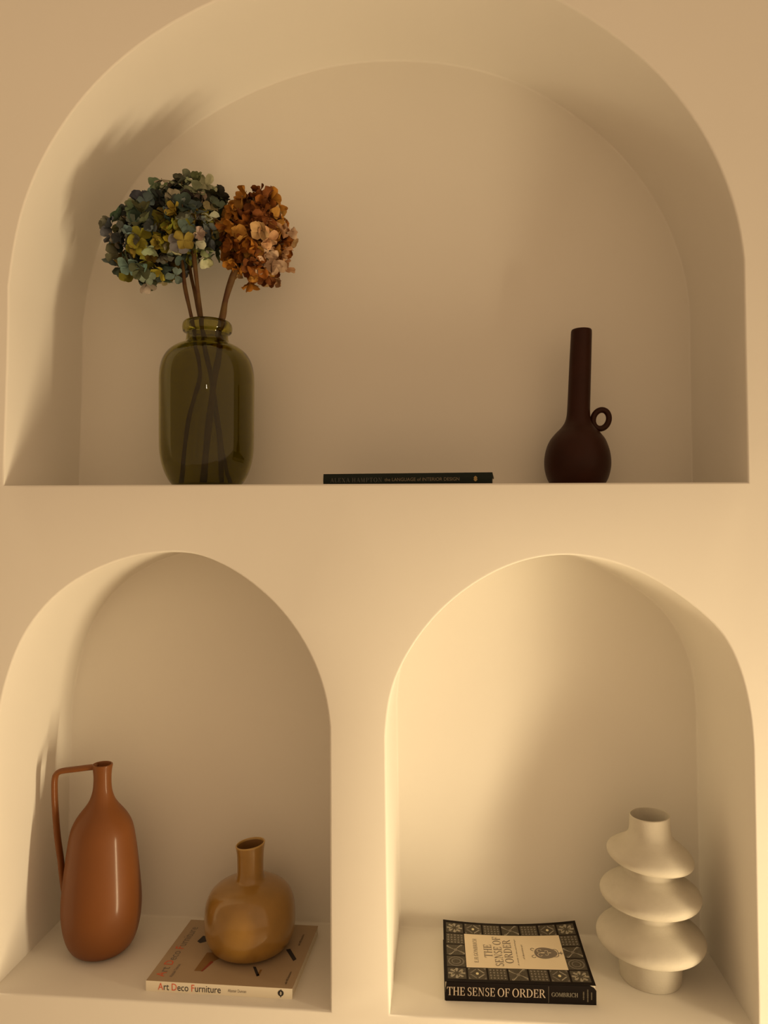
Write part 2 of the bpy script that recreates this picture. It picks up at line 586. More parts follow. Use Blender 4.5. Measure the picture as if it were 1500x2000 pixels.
def petal(V, F, C, org, nrm, tang, size, cup, col, wid=0.9, curl=0.0, tip=0.0):
    """a rounded cupped petal growing from org along tang, facing nrm"""
    side = nrm.cross(tang).normalized()
    b = len(V)
    rows = ((0.02, 0.12), (0.28, 0.62), (0.58, 0.96), (0.84, 0.80), (1.0, 0.30 + tip))
    for (t, w) in rows:
        for s in (-1, -0.5, 0, 0.5, 1):
            jag = 1 + 0.16 * math.sin(s * 7 + t * 9 + size * 900) * (t if t > .5 else 0)
            x = s * w * wid * size * 0.50 * jag
            h = cup * size * (t * t) + abs(s) ** 2 * w * 0.22 * size * (1 if cup >= 0 else -0.6)
            h += curl * size * (math.sin(t * 5 + s * 3) * 0.12 + math.sin(s * 6.0 + t * 3) * 0.06 * t)
            p = org + tang * (t * size * (1 - 0.06 * s * s)) + side * x + nrm * h
            V.append(p)
            sh = 1.0
            C.append(tuple(max(0, c * sh) for c in col))
    for i in range(4):
        for j in range(4):
            F.append((b + i * 5 + j, b + i * 5 + j + 1, b + (i + 1) * 5 + j + 1, b + (i + 1) * 5 + j))


def flower_head(name, centre, radii, n, palette, parent, seed, psize=0.0190, skip=None, special=None, curl=0.8, tones=True):
    rnd = random.Random(seed)
    V, F, C = [], [], []
    c0 = Vector(centre)
    for layer, (cnt, sc, dark) in enumerate(((n, 1.0, 1.0), (int(n * 0.40), 0.70, 1.0))):
        for i in range(cnt):
            z = 1 - 2 * (i + 0.5) / cnt
            a = i * 2.399963 + rnd.uniform(-0.25, 0.25)
            z = max(-1, min(1, z + rnd.uniform(-0.05, 0.05)))
            rr = math.sqrt(1 - z * z)
            d = Vector((rr * math.cos(a), rr * math.sin(a), z))
            if skip and skip(d):
                continue
            k = sc * rnd.uniform(0.76, 1.07)
            org = c0 + Vector((d.x * radii[0], d.y * radii[1], d.z * radii[2])) * k
            nrm = (d + Vector((rnd.uniform(-.7, .7), rnd.uniform(-.7, .7), rnd.uniform(-.7, .7)))).normalized()
            t0 = nrm.cross(Vector((rnd.uniform(-1, 1), rnd.uniform(-1, 1), rnd.uniform(-1, 1)))).normalized()
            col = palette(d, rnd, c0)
            np_ = rnd.choice((4, 4, 4, 3, 5))
            fl = rnd.choice((0.5, 0.75, 0.95, 1.1, 1.2, 1.3, 1.4)) if tones else rnd.uniform(0.75, 1.15)
            rot = rnd.uniform(0, 6)
            openv = rnd.uniform(-0.25, 1.1)
            sz = psize * rnd.uniform(0.8, 1.2)
            org = org - nrm * sz * 0.5
            for q in range(np_):
                ang = rot + 2 * PI * q / np_ + rnd.uniform(-.18, .18)
                tg = (Matrix.Rotation(ang, 3, nrm) @ t0)
                tg = (tg + nrm * openv).normalized()
                nn = (nrm - tg * nrm.dot(tg)).normalized()
                j = fl * rnd.uniform(0.85, 1.15)
                cc = tuple(x * j for x in col)
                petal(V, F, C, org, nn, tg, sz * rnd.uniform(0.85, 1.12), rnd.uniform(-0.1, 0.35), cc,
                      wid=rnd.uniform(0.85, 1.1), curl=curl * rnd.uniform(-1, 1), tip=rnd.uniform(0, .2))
            if layer == 0 and rnd.random() < 0.5:      # little centre bud
                b = len(V)
                r = 0.0011
                q0 = org + nrm * sz * 0.12
                for dx, dy, dz in ((1, 0, 0), (-1, 0, 0), (0, 1, 0), (0, -1, 0), (0, 0, 1), (0, 0, -1)):
                    V.append(q0 + Vector((dx, dy, dz)) * r)
                    C.append((0.12, 0.09, 0.03))
                for f in ((0, 2, 4), (2, 1, 4), (1, 3, 4), (3, 0, 4), (2, 0, 5), (1, 2, 5), (3, 1, 5), (0, 3, 5)):
                    F.append(tuple(b + x for x in f))
    # the branching flower stalks inside the head
    for i in range(22):
        a = i * 2.4
        z = 1 - 2 * (i + .5) / 22
        rr = math.sqrt(1 - z * z)
        d = Vector((rr * math.cos(a), rr * math.sin(a), z))
        if skip and skip(d):
            continue
        p1 = c0 + Vector((d.x * radii[0], d.y * radii[1], d.z * radii[2])) * 0.86
        p0 = c0 - Vector((0, 0, radii[2] * 0.35))
        b = len(V)
        tube([p0, (p0 + p1) / 2 + Vector((0, 0, .004)), p1], 0.0012, 6, verts=V, faces=F)
        C += [(0.10, 0.07, 0.03)] * (len(V) - b)
    me = bpy.data.meshes.new(name)
    me.from_pydata([tuple(v) for v in V], [], F)
    at = me.color_attributes.new('petal_colour', 'FLOAT_COLOR', 'POINT')
    flat = []
    for c in C:
        flat += [c[0], c[1], c[2], 1.0]
    at.data.foreach_set('color', flat)
    me.update()
    return link(name, me, M_petal, parent, True)


def blue_pal(kind):
    base = {
        'slate': [(0.105, 0.160, 0.165), (0.13, 0.195, 0.185), (0.16, 0.215, 0.165), (0.19, 0.23, 0.17), (0.06, 0.075, 0.075), (0.25, 0.29, 0.21), (0.11, 0.12, 0.06)],
        'sage': [(0.15, 0.175, 0.10), (0.09, 0.10, 0.05), (0.19, 0.225, 0.13), (0.045, 0.038, 0.03), (0.12, 0.17, 0.135), (0.36, 0.40, 0.26), (0.06, 0.058, 0.034)],
        'front': [(0.12, 0.155, 0.16), (0.21, 0.19, 0.03), (0.27, 0.225, 0.035), (0.05, 0.06, 0.06), (0.44, 0.45, 0.29), (0.16, 0.20, 0.18)],
    }[kind]

    def f(d, rnd, c0):
        c = rnd.choice(base)
        if kind == 'slate' and d.z < -0.25 and rnd.random() < 0.28:
            c = (0.26, 0.22, 0.03)
        if kind == 'slate' and rnd.random() < 0.05:
            c = (0.44, 0.46, 0.32)
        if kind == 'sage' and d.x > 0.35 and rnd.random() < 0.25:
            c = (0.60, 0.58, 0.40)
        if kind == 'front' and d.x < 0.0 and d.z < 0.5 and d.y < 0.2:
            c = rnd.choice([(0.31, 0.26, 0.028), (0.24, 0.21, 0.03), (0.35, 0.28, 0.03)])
        return tuple(x * rnd.uniform(0.8, 1.15) for x in c)
    return f


def orange_pal(d, rnd, c0):
    c = rnd.choice([(0.40, 0.165, 0.018), (0.46, 0.20, 0.024), (0.31, 0.105, 0.014), (0.48, 0.25, 0.05), (0.20, 0.065, 0.014)])
    if d.x > 0.25 and d.z < 0.35 and rnd.random() < 0.45:
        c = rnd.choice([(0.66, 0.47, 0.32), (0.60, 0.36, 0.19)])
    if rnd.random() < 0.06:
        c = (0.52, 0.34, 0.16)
    return c


stem_paths = {
    's1': [(-0.4950, 0.120, 1.960), (-0.468, 0.117, 1.9237), (-0.4594, 0.115, 1.8688), (-0.449, 0.113, 1.8248), (-0.4408, 0.111, 1.7897), (-0.4372, 0.106, 1.7637), (-0.4301, 0.103, 1.7382),
           (-0.4264, 0.100, 1.7037), (-0.4351, 0.098, 1.6694), (-0.4437, 0.096, 1.6351), (-0.4508, 0.095, 1.5836), (-0.4565, 0.095, 1.5195)],
    's2': [(-0.4750, 0.146, 1.990), (-0.4600, 0.145, 1.9046), (-0.4494, 0.145, 1.8579), (-0.4446, 0.145, 1.83), (-0.4369, 0.146, 1.7965), (-0.4296, 0.147, 1.7594), (-0.4186, 0.148, 1.6992),
           (-0.408, 0.149, 1.629), (-0.4003, 0.150, 1.5765), (-0.3861, 0.150, 1.5195)],
    's3': [(-0.4428, 0.098, 1.9703), (-0.4379, 0.110, 1.8907), (-0.4339, 0.122, 1.8264), (-0.431, 0.126, 1.7933), (-0.4243, 0.128, 1.7492), (-0.4157, 0.130, 1.706),
           (-0.409, 0.131, 1.652), (-0.4004, 0.132, 1.5881), (-0.3968, 0.133, 1.5195)],
    's4': [(-0.3480, 0.120, 1.985), (-0.3600, 0.118, 1.9217), (-0.3734, 0.117, 1.8856), (-0.3857, 0.116, 1.8451), (-0.3907, 0.115, 1.8152), (-0.3989, 0.114, 1.7845),
           (-0.3951, 0.113, 1.7672), (-0.3978, 0.112, 1.7382), (-0.4045, 0.112, 1.7039), (-0.4113, 0.111, 1.6433), (-0.4185, 0.110, 1.5746), (-0.4229, 0.110, 1.5195)],
}


def hydrangea(label, path, rad, headargs):
    root = thing('dried_hydrangea', label, 'flower', path[-1], None)
    pts = catmull(path, 4)
    n = len(pts)
    rr = [rad * (0.85 + 0.15 * math.sin(i * 0.9) * 0.6 + 0.12 * (i / n)) for i in range(n)]
    V, F = tube(pts, rr, 12)
    mesh_obj('stem', V, F, M_stem, root)
    flower_head('flower_head', parent=root, **headargs)
    return root


hydrangea('dried slate blue hydrangea head, leftmost of the bouquet in the green glass vase', stem_paths['s1'], 0.0040,
          dict(centre=(-0.519, 0.122, 1.955), radii=(0.084, 0.076, 0.086), n=128, palette=blue_pal('slate'), seed=3))
hydrangea('dried sage and dark green hydrangea head, topmost of the bouquet in the green glass vase', stem_paths['s2'], 0.0040,
          dict(centre=(-0.472, 0.156, 2.008), radii=(0.082, 0.068, 0.081), n=118, palette=blue_pal('sage'), seed=5))
hydrangea('dried hydrangea head with mustard yellow and blue petals, front middle of the bouquet', stem_paths['s3'], 0.0046,
          dict(centre=(-0.447, 0.080, 1.957), radii=(0.050, 0.036, 0.052), n=58, palette=blue_pal('front'), seed=8,
               skip=lambda d: d.z < -0.75 and abs(d.x) < .4))
hydrangea('dried rust orange hydrangea head, rightmost of the bouquet in the green glass vase', stem_paths['s4'], 0.0062,
          dict(centre=(-0.336, 0.135, 1.960), radii=(0.064, 0.062, 0.086), n=118, palette=orange_pal, seed=21, curl=1.8, psize=0.0205, tones=False))

# ================================================================== BROWN BOTTLE VASE WITH RING HANDLE
BX, BY = 0.2336, 0.175
b_prof = [(0.0, 0.0), (0.0, 0.030), (0.0005, 0.0425), (0.006, 0.0465), (0.0155, 0.0508), (0.0309, 0.0543), (0.0464, 0.0545), (0.0619, 0.0517), (0.0774, 0.0457),
          (0.089, 0.0370), (0.098, 0.0285), (0.107, 0.0225), (0.117, 0.0197), (0.130, 0.0188), (0.155, 0.0185), (0.1857, 0.0182),
          (0.2166, 0.0179), (0.245, 0.01745), (0.2575, 0.0173), (0.2625, 0.0168), (0.2642, 0.0156), (0.2636, 0.0140), (0.258, 0.0133), (0.20, 0.0135), (0.12, 0.014), (0.10, 0.006), (0.098, 0.0)]


b_prof = [(z if z < 0.003 else z * 1.051 + 0.0032, r * 1.051) for z, r in b_prof]


def b_lean(z):
    return 0.0079 * max(0.0, (z - 0.077) / 0.20) - 0.0010


bv = thing('ring_handle_vase', 'dark brown long-necked bottle vase with small ring handle, on the upper niche shelf', 'vase', (BX, BY, Z_SHELF))
lathe('vase_body', b_prof, (BX, BY, Z_SHELF), M_brown, bv, seg=72, dx=b_lean, sub=4)
pts = []
for k in range(40):
    a = 2 * PI * k / 40
    x, z = 0.0135 * math.cos(a), 0.0168 * math.sin(a)
    ca, sa = math.cos(-0.28), math.sin(-0.28)
    pts.append((0.2738 + x * ca - z * sa, 0.175, 1.6334 + x * sa + z * ca))
V, F = tube(pts, 0.00525, 14, closed=True)
mesh_obj('ring_handle', V, F, M_brown, bv)

# ================================================================== TERRACOTTA JUG
JX, JY = -0.6142, 0.1337
j_prof = [(0.0, 0.0), (0.0, 0.028), (0.0006, 0.038), (0.006, 0.0475), (0.014, 0.0545), (0.026, 0.0602), (0.042, 0.0645), (0.058, 0.0670), (0.076, 0.0683), (0.094, 0.0681), (0.1101, 0.0669), (0.1321, 0.0648),
          (0.1541, 0.0624), (0.1761, 0.0598), (0.1981, 0.0566), (0.2120, 0.0540), (0.2240, 0.0502), (0.2360, 0.0438), (0.2460, 0.0365), (0.2560, 0.0285), (0.2660, 0.0222), (0.2780, 0.0178), (0.2900, 0.0158),
          (0.3050, 0.0152), (0.3180, 0.0160), (0.3275, 0.0174), (0.3295, 0.0172), (0.3300, 0.0160), (0.3280, 0.0146), (0.315, 0.0128), (0.285, 0.0124), (0.262, 0.018), (0.240, 0.034), (0.21, 0.048), (0.2, 0.0)]
jv = thing('jug', 'matt terracotta orange jug with tall angular handle, at the left of the lower left niche', 'jug', (JX, JY, Z_LOW))
lathe('jug_body', j_prof, (JX, JY, Z_LOW), M_jug, jv, seg=96, sub=4)
h_path = [(-0.6244, 0.134, 1.0125), (-0.6413, 0.131, 1.0113), (-0.6607, 0.127, 1.0094), (-0.6780, 0.124, 1.0078), (-0.6885, 0.122, 1.0055), (-0.6945, 0.121, 0.9998),
          (-0.6968, 0.121, 0.9888), (-0.6969, 0.121, 0.9727), (-0.6962, 0.121, 0.9547), (-0.6948, 0.122, 0.9284), (-0.6927, 0.123, 0.8981),
          (-0.6897, 0.124, 0.8717), (-0.6872, 0.126, 0.8489), (-0.6858, 0.128, 0.826), (-0.6835, 0.130, 0.8011), (-0.6800, 0.131, 0.780), (-0.676, 0.132, 0.765)]
V, F = tube(catmull(h_path, 4), 0.0050, 14, flat=1.5)
mesh_obj('handle', V, F, M_jug, jv)

# ================================================================== ART DECO FURNITURE BOOK
AX0, AX1, AY0, AY1 = -0.4875, -0.2455, 0.0260, 0.2130
AT = 0.0165
ADF_ROT = math.radians(-0.4)


def adf(x, y, z):
    """x along the spine from its left end, y away from the spine, z up: all in metres"""
    c, s = math.cos(ADF_ROT), math.sin(ADF_ROT)
    return Vector((AX0 + x * c - y * s + y * 0.045, AY0 + x * s + y * c, Z_LOW + z))


AL, AW = AX1 - AX0, AY1 - AY0
ab = thing('book', 'art deco furniture paperback with cream spine and tan cover, lying under the mustard vase', 'book', (AX0, AY0, Z_LOW))


def slab(name, fn, x0, x1, y0, y1, z0, z1, mat, parent, nx=1, ny=1):
    V, F = [], []
    for iz, z in enumerate((z0, z1)):
        for i in range(nx + 1):
            for j in range(ny + 1):
                V.append(fn(x0 + (x1 - x0) * i / nx, y0 + (y1 - y0) * j / ny, z))
    n1 = (nx + 1) * (ny + 1)
    idx = lambda i, j, t: t * n1 + i * (ny + 1) + j
    for i in range(nx):
        for j in range(ny):
            F.append((idx(i, j, 1), idx(i + 1, j, 1), idx(i + 1, j + 1, 1), idx(i, j + 1, 1)))
            F.append((idx(i, j, 0), idx(i, j + 1, 0), idx(i + 1, j + 1, 0), idx(i + 1, j, 0)))
    for i in range(nx):
        F.append((idx(i, 0, 0), idx(i + 1, 0, 0), idx(i + 1, 0, 1), idx(i, 0, 1)))
        F.append((idx(i + 1, ny, 0), idx(i, ny, 0), idx(i, ny, 1), idx(i + 1, ny, 1)))
    for j in range(ny):
        F.append((idx(0, j + 1, 0), idx(0, j, 0), idx(0, j, 1), idx(0, j + 1, 1)))
        F.append((idx(nx, j, 0), idx(nx, j + 1, 0), idx(nx, j + 1, 1), idx(nx, j, 1)))
    return mesh_obj(name, V, F, mat, parent, False)


slab('page_block', adf, 0.0006, AL - 0.0006, 0.0006, AW - 0.0008, 0.0006, AT - 0.0006, M_page, ab)
slab('back_cover', adf, 0, AL, 0.0, AW, 0.0, 0.0006, M_white_spine, ab)
slab('front_cover', adf, 0, AL, 0.0, AW, AT - 0.0006, AT, M_tan, ab)
sp = slab('spine', adf, 0, AL, -0.0005, 0.0006, 0.0, AT - 0.00005, M_white_spine, ab)
sp['label'] = 'cream spine'
txt = 'Art Deco Furniture'
tm = font_mesh(txt, [1 if c in 'ADF' else 0 for c in txt])
lettering('spine_title', tm, lambda u, v: adf(0.0205 + u * 0.1045, -0.0008, 0.0030 + v * 0.0112), [M_ink, M_red], ab)
tm = font_mesh('Alastair Duncan')
lettering('spine_author', tm, lambda u, v: adf(0.1370 + u * 0.0300, -0.0008, 0.0058 + v * 0.0048), M_grey_ink, ab)
# round publisher mark on the spine: a dark disc with a pale flame-shaped gap and a short tail
V, F, MI = [], [], []
b0 = len(V)
cxm, czm, rm = 0.2235, 0.0088, 0.0048
for k in range(28):
    a = 2 * PI * k / 28
    V.append(adf(cxm + rm * math.cos(a), -0.0008, czm + rm * 1.02 * math.sin(a)))
F.append(tuple(range(28))); MI.append(0)
for poly, mi in (([(-.0002, .0030), (.0013, .0010), (.0013, -.0010), (.0001, -.0032), (-.0013, -.0012), (-.0011, .0006)], 1),
                 ([(-.0006, .0046), (.0009, .0046), (.0012, .0064), (-.0003, .0056)], 0),
                 ([(-.0008, -.0045), (.0010, -.0045), (.0004, -.0068), (-.0010, -.0060)], 0),
                 ([(-.0005, .0012), (.0003, .0010), (.0004, -.0012), (-.0004, -.0010)], 0)):
    b0 = len(V)
    V += [adf(cxm + x, -0.00095 - 0.0001 * (mi == 0 and abs(z) < .002), czm + z) for x, z in poly]
    F.append(tuple(b0 + i for i in range(len(poly)))); MI.append(mi)
mesh_obj('publisher_mark', V, F, [M_ink, M_white_spine], ab, False, MI)
ZT = AT + 0.00025
tm = font_mesh(txt, [1 if c in 'ADF' else 0 for c in txt])
lettering('cover_title', tm, lambda u, v: adf(0.0245 - v * 0.0150, 0.012 + u * 0.150, ZT), [M_grey_ink, M_red], ab)
tm = font_mesh('Alastair Duncan')
lettering('cover_author', tm, lambda u, v: adf(0.0385 - v * 0.0058, 0.012 + u * 0.036, ZT), M_grey_ink, ab)
tm = font_mesh('with 400 illustrations')
lettering('cover_note', tm, lambda u, v: adf(0.2300 - v * 0.0040, 0.010 + u * 0.034, ZT), M_ink, ab)
lettering('cover_note', tm, lambda u, v: adf(0.2240 - v * 0.0040, 0.120 + u * 0.036, ZT), M_ink, ab)


def wpoly(pts, z=Z_LOW + AT + 0.0002):
    return [Vector((x, y, z)) for x, y in pts]


V, F, MI = [], [], []
for pts, mi in (([(-0.4134, 0.1106), (-0.4182, 0.0577), (-0.4060, 0.0575), (-0.3960, 0.0840), (-0.370, 0.115)], 0),
                ([(-0.3990, 0.0870), (-0.3933, 0.0846), (-0.4035, 0.0570), (-0.4065, 0.0570)], 1),
                ([(-0.4373, 0.1615), (-0.4420, 0.1430), (-0.4350, 0.1380), (-0.4240, 0.1450), (-0.415, 0.1560)], 2),
                ([(-0.2790, 0.1310), (-0.2720, 0.1341), (-0.2547, 0.1045), (-0.2590, 0.0980)], 2),
                ([(-0.3235, 0.0770), (-0.3185, 0.0770), (-0.3065, 0.0540), (-0.3105, 0.0510)], 2),
                ([(-0.3105, 0.0520), (-0.3065, 0.0540), (-0.3060, 0.0700), (-0.3095, 0.0700)], 0)):
    Vp = wpoly(pts, Z_LOW + AT + (0.0002 if mi != 1 else 0.00025))
    mesh_obj('cover_picture', Vp, [tuple(range(len(pts)))], (M_pic_brown, M_pic_red, M_ink)[mi], ab, False)

# ================================================================== MUSTARD VASE ON THE BOOK
MX, MY, MZ = -0.3451, 0.1400, Z_LOW + AT + 0.0004
m_prof = [(0.0, 0.0), (0.0, 0.048), (0.0012, 0.0580), (0.006, 0.0668), (0.013, 0.0722), (0.024, 0.0768), (0.038, 0.0790), (0.054, 0.0792), (0.070, 0.0780), (0.083, 0.0748),
          (0.094, 0.0690), (0.102, 0.0605), (0.108, 0.0500), (0.1120, 0.0400), (0.1142, 0.0320), (0.1156, 0.0272), (0.1180, 0.0248), (0.123, 0.0236), (0.134, 0.0230), (0.148, 0.0231),
          (0.162, 0.0237), (0.172, 0.0249), (0.1768, 0.0259), (0.1784, 0.0255), (0.1786, 0.0244), (0.1770, 0.0232), (0.168, 0.0215), (0.150, 0.0208), (0.12, 0.0208), (0.110, 0.030), (0.098, 0.05), (0.095, 0.0)]


def m_tilt(z):
    t = max(0.0, min(1.0, (z - 0.120) / 0.055))
    return 0.13 * t * t * (3 - 2 * t)


def m_shift(z):
    return 0.0


mv = thing('bottle_vase', 'glossy mustard ochre squat vase with short slanted neck, standing on the art deco book', 'vase', (MX, MY, MZ))
nM = len(m_prof)
lathe('vase_body', m_prof, (MX, MY, MZ), M_mustard, mv, seg=96, dz=m_tilt, dx=m_shift, sub=4,
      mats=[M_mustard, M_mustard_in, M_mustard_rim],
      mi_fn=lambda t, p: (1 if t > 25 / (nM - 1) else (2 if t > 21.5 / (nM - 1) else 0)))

# ================================================================== THE SENSE OF ORDER BOOK
SX0, SY0 = -0.0020, 0.0415
SL, SW, ST = 0.2385, 0.172, 0.0305
S_ROT = math.radians(2.0)


def curl(u, v):
    """height of the curling front cover above the flat book; u along the spine 0..1, v from spine to fore-edge 0..1"""
    return v * v * (0.0030 + 0.0040 * u + 0.0075 * ((2 * u - 1) ** 2) - 0.0035) + 0.0005 * (1 - v)


def sod(x, y, z):
    c, s = math.cos(S_ROT), math.sin(S_ROT)
    return Vector((SX0 + x * c - y * s * 0.55, SY0 + x * s + y * c, Z_LOW + z))


def top(x, y, h=0.0):
    return sod(x, y, ST + curl(x / SL, max(0, y) / SW) + h)


sb = thing('book', 'black book with patterned border and cream title panel, in the lower right niche', 'book', (SX0, SY0, Z_LOW))


def page_fn(x, y, z):
    t = z / ST
    return sod(x, y, z + curl(x / SL, y / SW) * max(0, t) ** 2 * 0.8)


slab('page_block', page_fn, 0.0015, SL - 0.0010, 0.001, SW - 0.002, 0.0008, ST - 0.0012, M_page, sb, 12, 8)
slab('back_cover', sod, 0, SL, 0, SW, 0, 0.0008, M_black_cover, sb)
slab('front_cover', lambda x, y, z: top(x, y, z), 0, SL, -0.0006, SW, -0.0009, 0.0, M_black_cover, sb, 24, 12)
# spine with slightly nipped ends, the paper showing at the notch
V, F = [], []
for x, zt in ((0.0012, ST - 0.0105), (0.0030, ST - 0.0008), (SL - 0.0100, ST - 0.0008), (SL - 0.0030, ST - 0.0040), (SL + 0.0006, ST - 0.0085)):
    V += [sod(x, -0.0010, 0.0), sod(x, -0.0010, zt), sod(x, 0.0010, zt), sod(x, 0.0010, 0.0)]
for i in range(4):
    for k in range(4):
        F.append((i * 4 + k, i * 4 + (k + 1) % 4, (i + 1) * 4 + (k + 1) % 4, (i + 1) * 4 + k))
F += [(3, 2, 1, 0), (16, 17, 18, 19)]
mesh_obj('spine', V, F, M_black_cover, sb, False)

lettering('spine_title', serif_mesh('THE SENSE OF ORDER', -0.02), lambda u, v: sod(0.0030 + u * 0.1565, -0.0013, 0.0092 + v * 0.0132), M_spine_ink, sb)
lettering('spine_author', serif_mesh('GOMBRICH', 0.0), lambda u, v: sod(0.1685 + u * 0.0420, -0.0013, 0.0118 + v * 0.0064), M_orn, sb)
V, F = [], []
for q in (((0.1640, 0.002), (0.1645, 0.002), (0.1645, 0.0275), (0.1640, 0.0275)),):
    V += [sod(x, -0.0013, z) for x, z in q]
    F.append((0, 1, 2, 3))
mesh_obj('spine_rule', V, F, M_orn_mid, sb, False)
# three short rows of tiny upright lettering at the spine's end
V, F = [], []
rnd = random.Random(4)
for cx_, z0, z1 in ((0.2190, 0.0080, 0.0215), (0.2255, 0.0050, 0.0245), (0.2315, 0.0085, 0.0205)):
    z = z0
    while z < z1 - 0.0006:
        w = rnd.uniform(0.0005, 0.0009)
        b0 = len(V)
        hw = rnd.uniform(0.0008, 0.0012)
        V += [sod(cx_ - hw, -0.0013, z), sod(cx_ + hw, -0.0013, z), sod(cx_ + hw, -0.0013, z + w), sod(cx_ - hw, -0.0013, z + w)]
        F.append((b0, b0 + 1, b0 + 2, b0 + 3))
        z += w + 0.0005
mesh_obj('spine_imprint', V, F, M_dim_ink, sb, False)

# cover: ground, ornament tiles, cream panel, lettering and vignette
MXm, MYm = 0.0035, 0.0050          # black margin
TX = (SL - 2 * MXm) / 7.0
TY = (SW - MYm - 0.006) / 5.0


def quadpatch(V, F, MI, pts, h, mi):
    b = len(V)
    V += [top(x, y, h) for x, y in pts]
    F.append(tuple(b + i for i in range(len(pts)))); MI.append(mi)


V, F, MI = [], [], []
tiles = [(i, j) for i in range(7) for j in range(5) if i in (0, 6) or j in (0, 4)]
for i, j in tiles:
    x0, y0 = MXm + i * TX, 0.005 + j * TY
    g = 0.0016 if (j in (0, 4)) else 0.0011
    gy = 0.0014 if i in (0, 6) else 0.0006
    xa, xb, ya, yb = x0 + g, x0 + TX - g, y0 + gy, y0 + TY - gy
    N4 = 3
    for p in range(N4):
        for q in range(N4):
            xs = [xa + (xb - xa) * (p + t) / N4 for t in (0, 1)]
            ys = [ya + (yb - ya) * (q + t) / N4 for t in (0, 1)]
            quadpatch(V, F, MI, [(xs[0], ys[0]), (xs[1], ys[0]), (xs[1], ys[1]), (xs[0], ys[1])], 0.00012, 0)
    cx_, cy_ = (xa + xb) / 2, (ya + yb) / 2
    hx, hy = (xb - xa) / 2, (yb - ya) / 2
    kind = 'rosette' if (i in (0, 6) and j in (0, 4)) else ['x', 'dot', 'weave', 'x'][(i if j in (0, 4) else (j + 1)) % 4 if True else 0]
    if j in (0, 4):
        kind = {0: 'rosette', 1: 'dot', 2: 'weave', 3: 'x', 4: 'weave', 5: 'dot', 6: 'rosette'}[i]
    else:
        kind = {1: 'ring', 2: 'x', 3: 'weave'}[j]
    if kind == 'rosette':
        for k in range(8):
            a = k * PI / 4
            ca, sa = math.cos(a), math.sin(a)
            P = [(.22, 0), (.55, .13), (.86, .16), (.95, 0), (.86, -.16), (.55, -.13)]
            quadpatch(V, F, MI, [(cx_ + hx * (r * ca - w * sa), cy_ + hy * (r * sa + w * ca)) for r, w in P], 0.0002, 1)
        for k in range(4):
            a = k * PI / 2 + PI / 8
            quadpatch(V, F, MI, [(cx_ + hx * (.62 * math.cos(a) + .07 * math.cos(b)), cy_ + hy * (.62 * math.sin(a) + .07 * math.sin(b))) for b in [t * PI / 3 for t in range(6)]], 0.00022, 2)
    elif kind == 'dot':
        for sgx in (-1, 1):
            for sgy in (-1, 1):
                quadpatch(V, F, MI, [(cx_ + sgx * hx * .85, cy_ + sgy * hy * .10), (cx_ + sgx * hx * .10, cy_ + sgy * hy * .85),
                                     (cx_ + sgx * hx * .10, cy_ + sgy * hy * .66), (cx_ + sgx * hx * .64, cy_ + sgy * hy * .10)], 0.0002, 1 if sgx > 0 else 3)
                quadpatch(V, F, MI, [(cx_ + sgx * hx * .95, cy_ + sgy * hy * .95), (cx_ + sgx * hx * .70, cy_ + sgy * hy * .92), (cx_ + sgx * hx * .92, cy_ + sgy * hy * .60)], 0.0002, 3)
        quadpatch(V, F, MI, [(cx_ + hx * .17 * math.cos(t * PI / 4), cy_ + hy * .22 * math.sin(t * PI / 4)) for t in range(8)], 0.00024, 2)
    elif kind == 'x':
        for k in range(4):
            a = PI / 4 + k * PI / 2
            ca, sa = math.cos(a), math.sin(a)
            P = [(.05, .05), (.6, .22), (1.15, .34), (1.25, .12), (.75, 0), (1.25, -.12), (1.15, -.34), (.6, -.22), (.05, -.05)]
            for m_ in range(len(P) // 2):
                q = [P[m_], P[m_ + 1], (P[m_ + 1][0] - .10, P[m_ + 1][1] * .45), (max(.02, P[m_][0] - .10), P[m_][1] * .45)]
                quadpatch(V, F, MI, [(cx_ + hx * max(-1, min(1, (r * ca - w * sa))), cy_ + hy * max(-1, min(1, (r * sa + w * ca)))) for r, w in q], 0.0002, 1)
        quadpatch(V, F, MI, [(cx_ + hx * .2 * math.cos(t * PI / 4), cy_ + hy * .26 * math.sin(t * PI / 4)) for t in range(8)], 0.00022, 3)
    elif kind == 'weave':
        for k in range(5):
            for l in range(4):
                x = cx_ + hx * (-.76 + .38 * k); y = cy_ + hy * (-.69 + .46 * l)
                s_ = .15 if (k + l) % 2 else .09
                quadpatch(V, F, MI, [(x - hx * s_, y), (x, y - hy * s_ * 1.3), (x + hx * s_, y), (x, y + hy * s_ * 1.3)], 0.0002, 3 if (k + l) % 2 else 1)
    else:
        for (ra, rb) in ((.88, .76), (.52, .42)):
            for k in range(12):
                a0, a1 = k * PI / 6, (k + 1) * PI / 6
                quadpatch(V, F, MI, [(cx_ + hx * r * math.cos(a), cy_ + hy * r * math.sin(a)) for r, a in ((ra, a0), (ra, a1), (rb, a1), (rb, a0))], 0.0002, 3)
mesh_obj('cover_border', V, F, [M_olive, M_orn, M_gold_dot, M_orn_mid], sb, False, MI)

px0, px1 = MXm + TX * 1.0, SL - MXm - TX * 0.98
py0, py1 = 0.005 + TY * 1.0, 0.005 + TY * 4.0
V, F, MI = [], [], []
for p in range(14):
    for q in range(8):
        xs = [px0 + (px1 - px0) * (p + t) / 14 for t in (0, 1)]
        ys = [py0 + (py1 - py0) * (q + t) / 8 for t in (0, 1)]
        quadpatch(V, F, MI, [(xs[0], ys[0]), (xs[1], ys[0]), (xs[1], ys[1]), (xs[0], ys[1])], 0.0003, 0)
mesh_obj('cover_panel', V, F, M_panel, sb, False, MI)
PW, PH = px1 - px0, py1 - py0


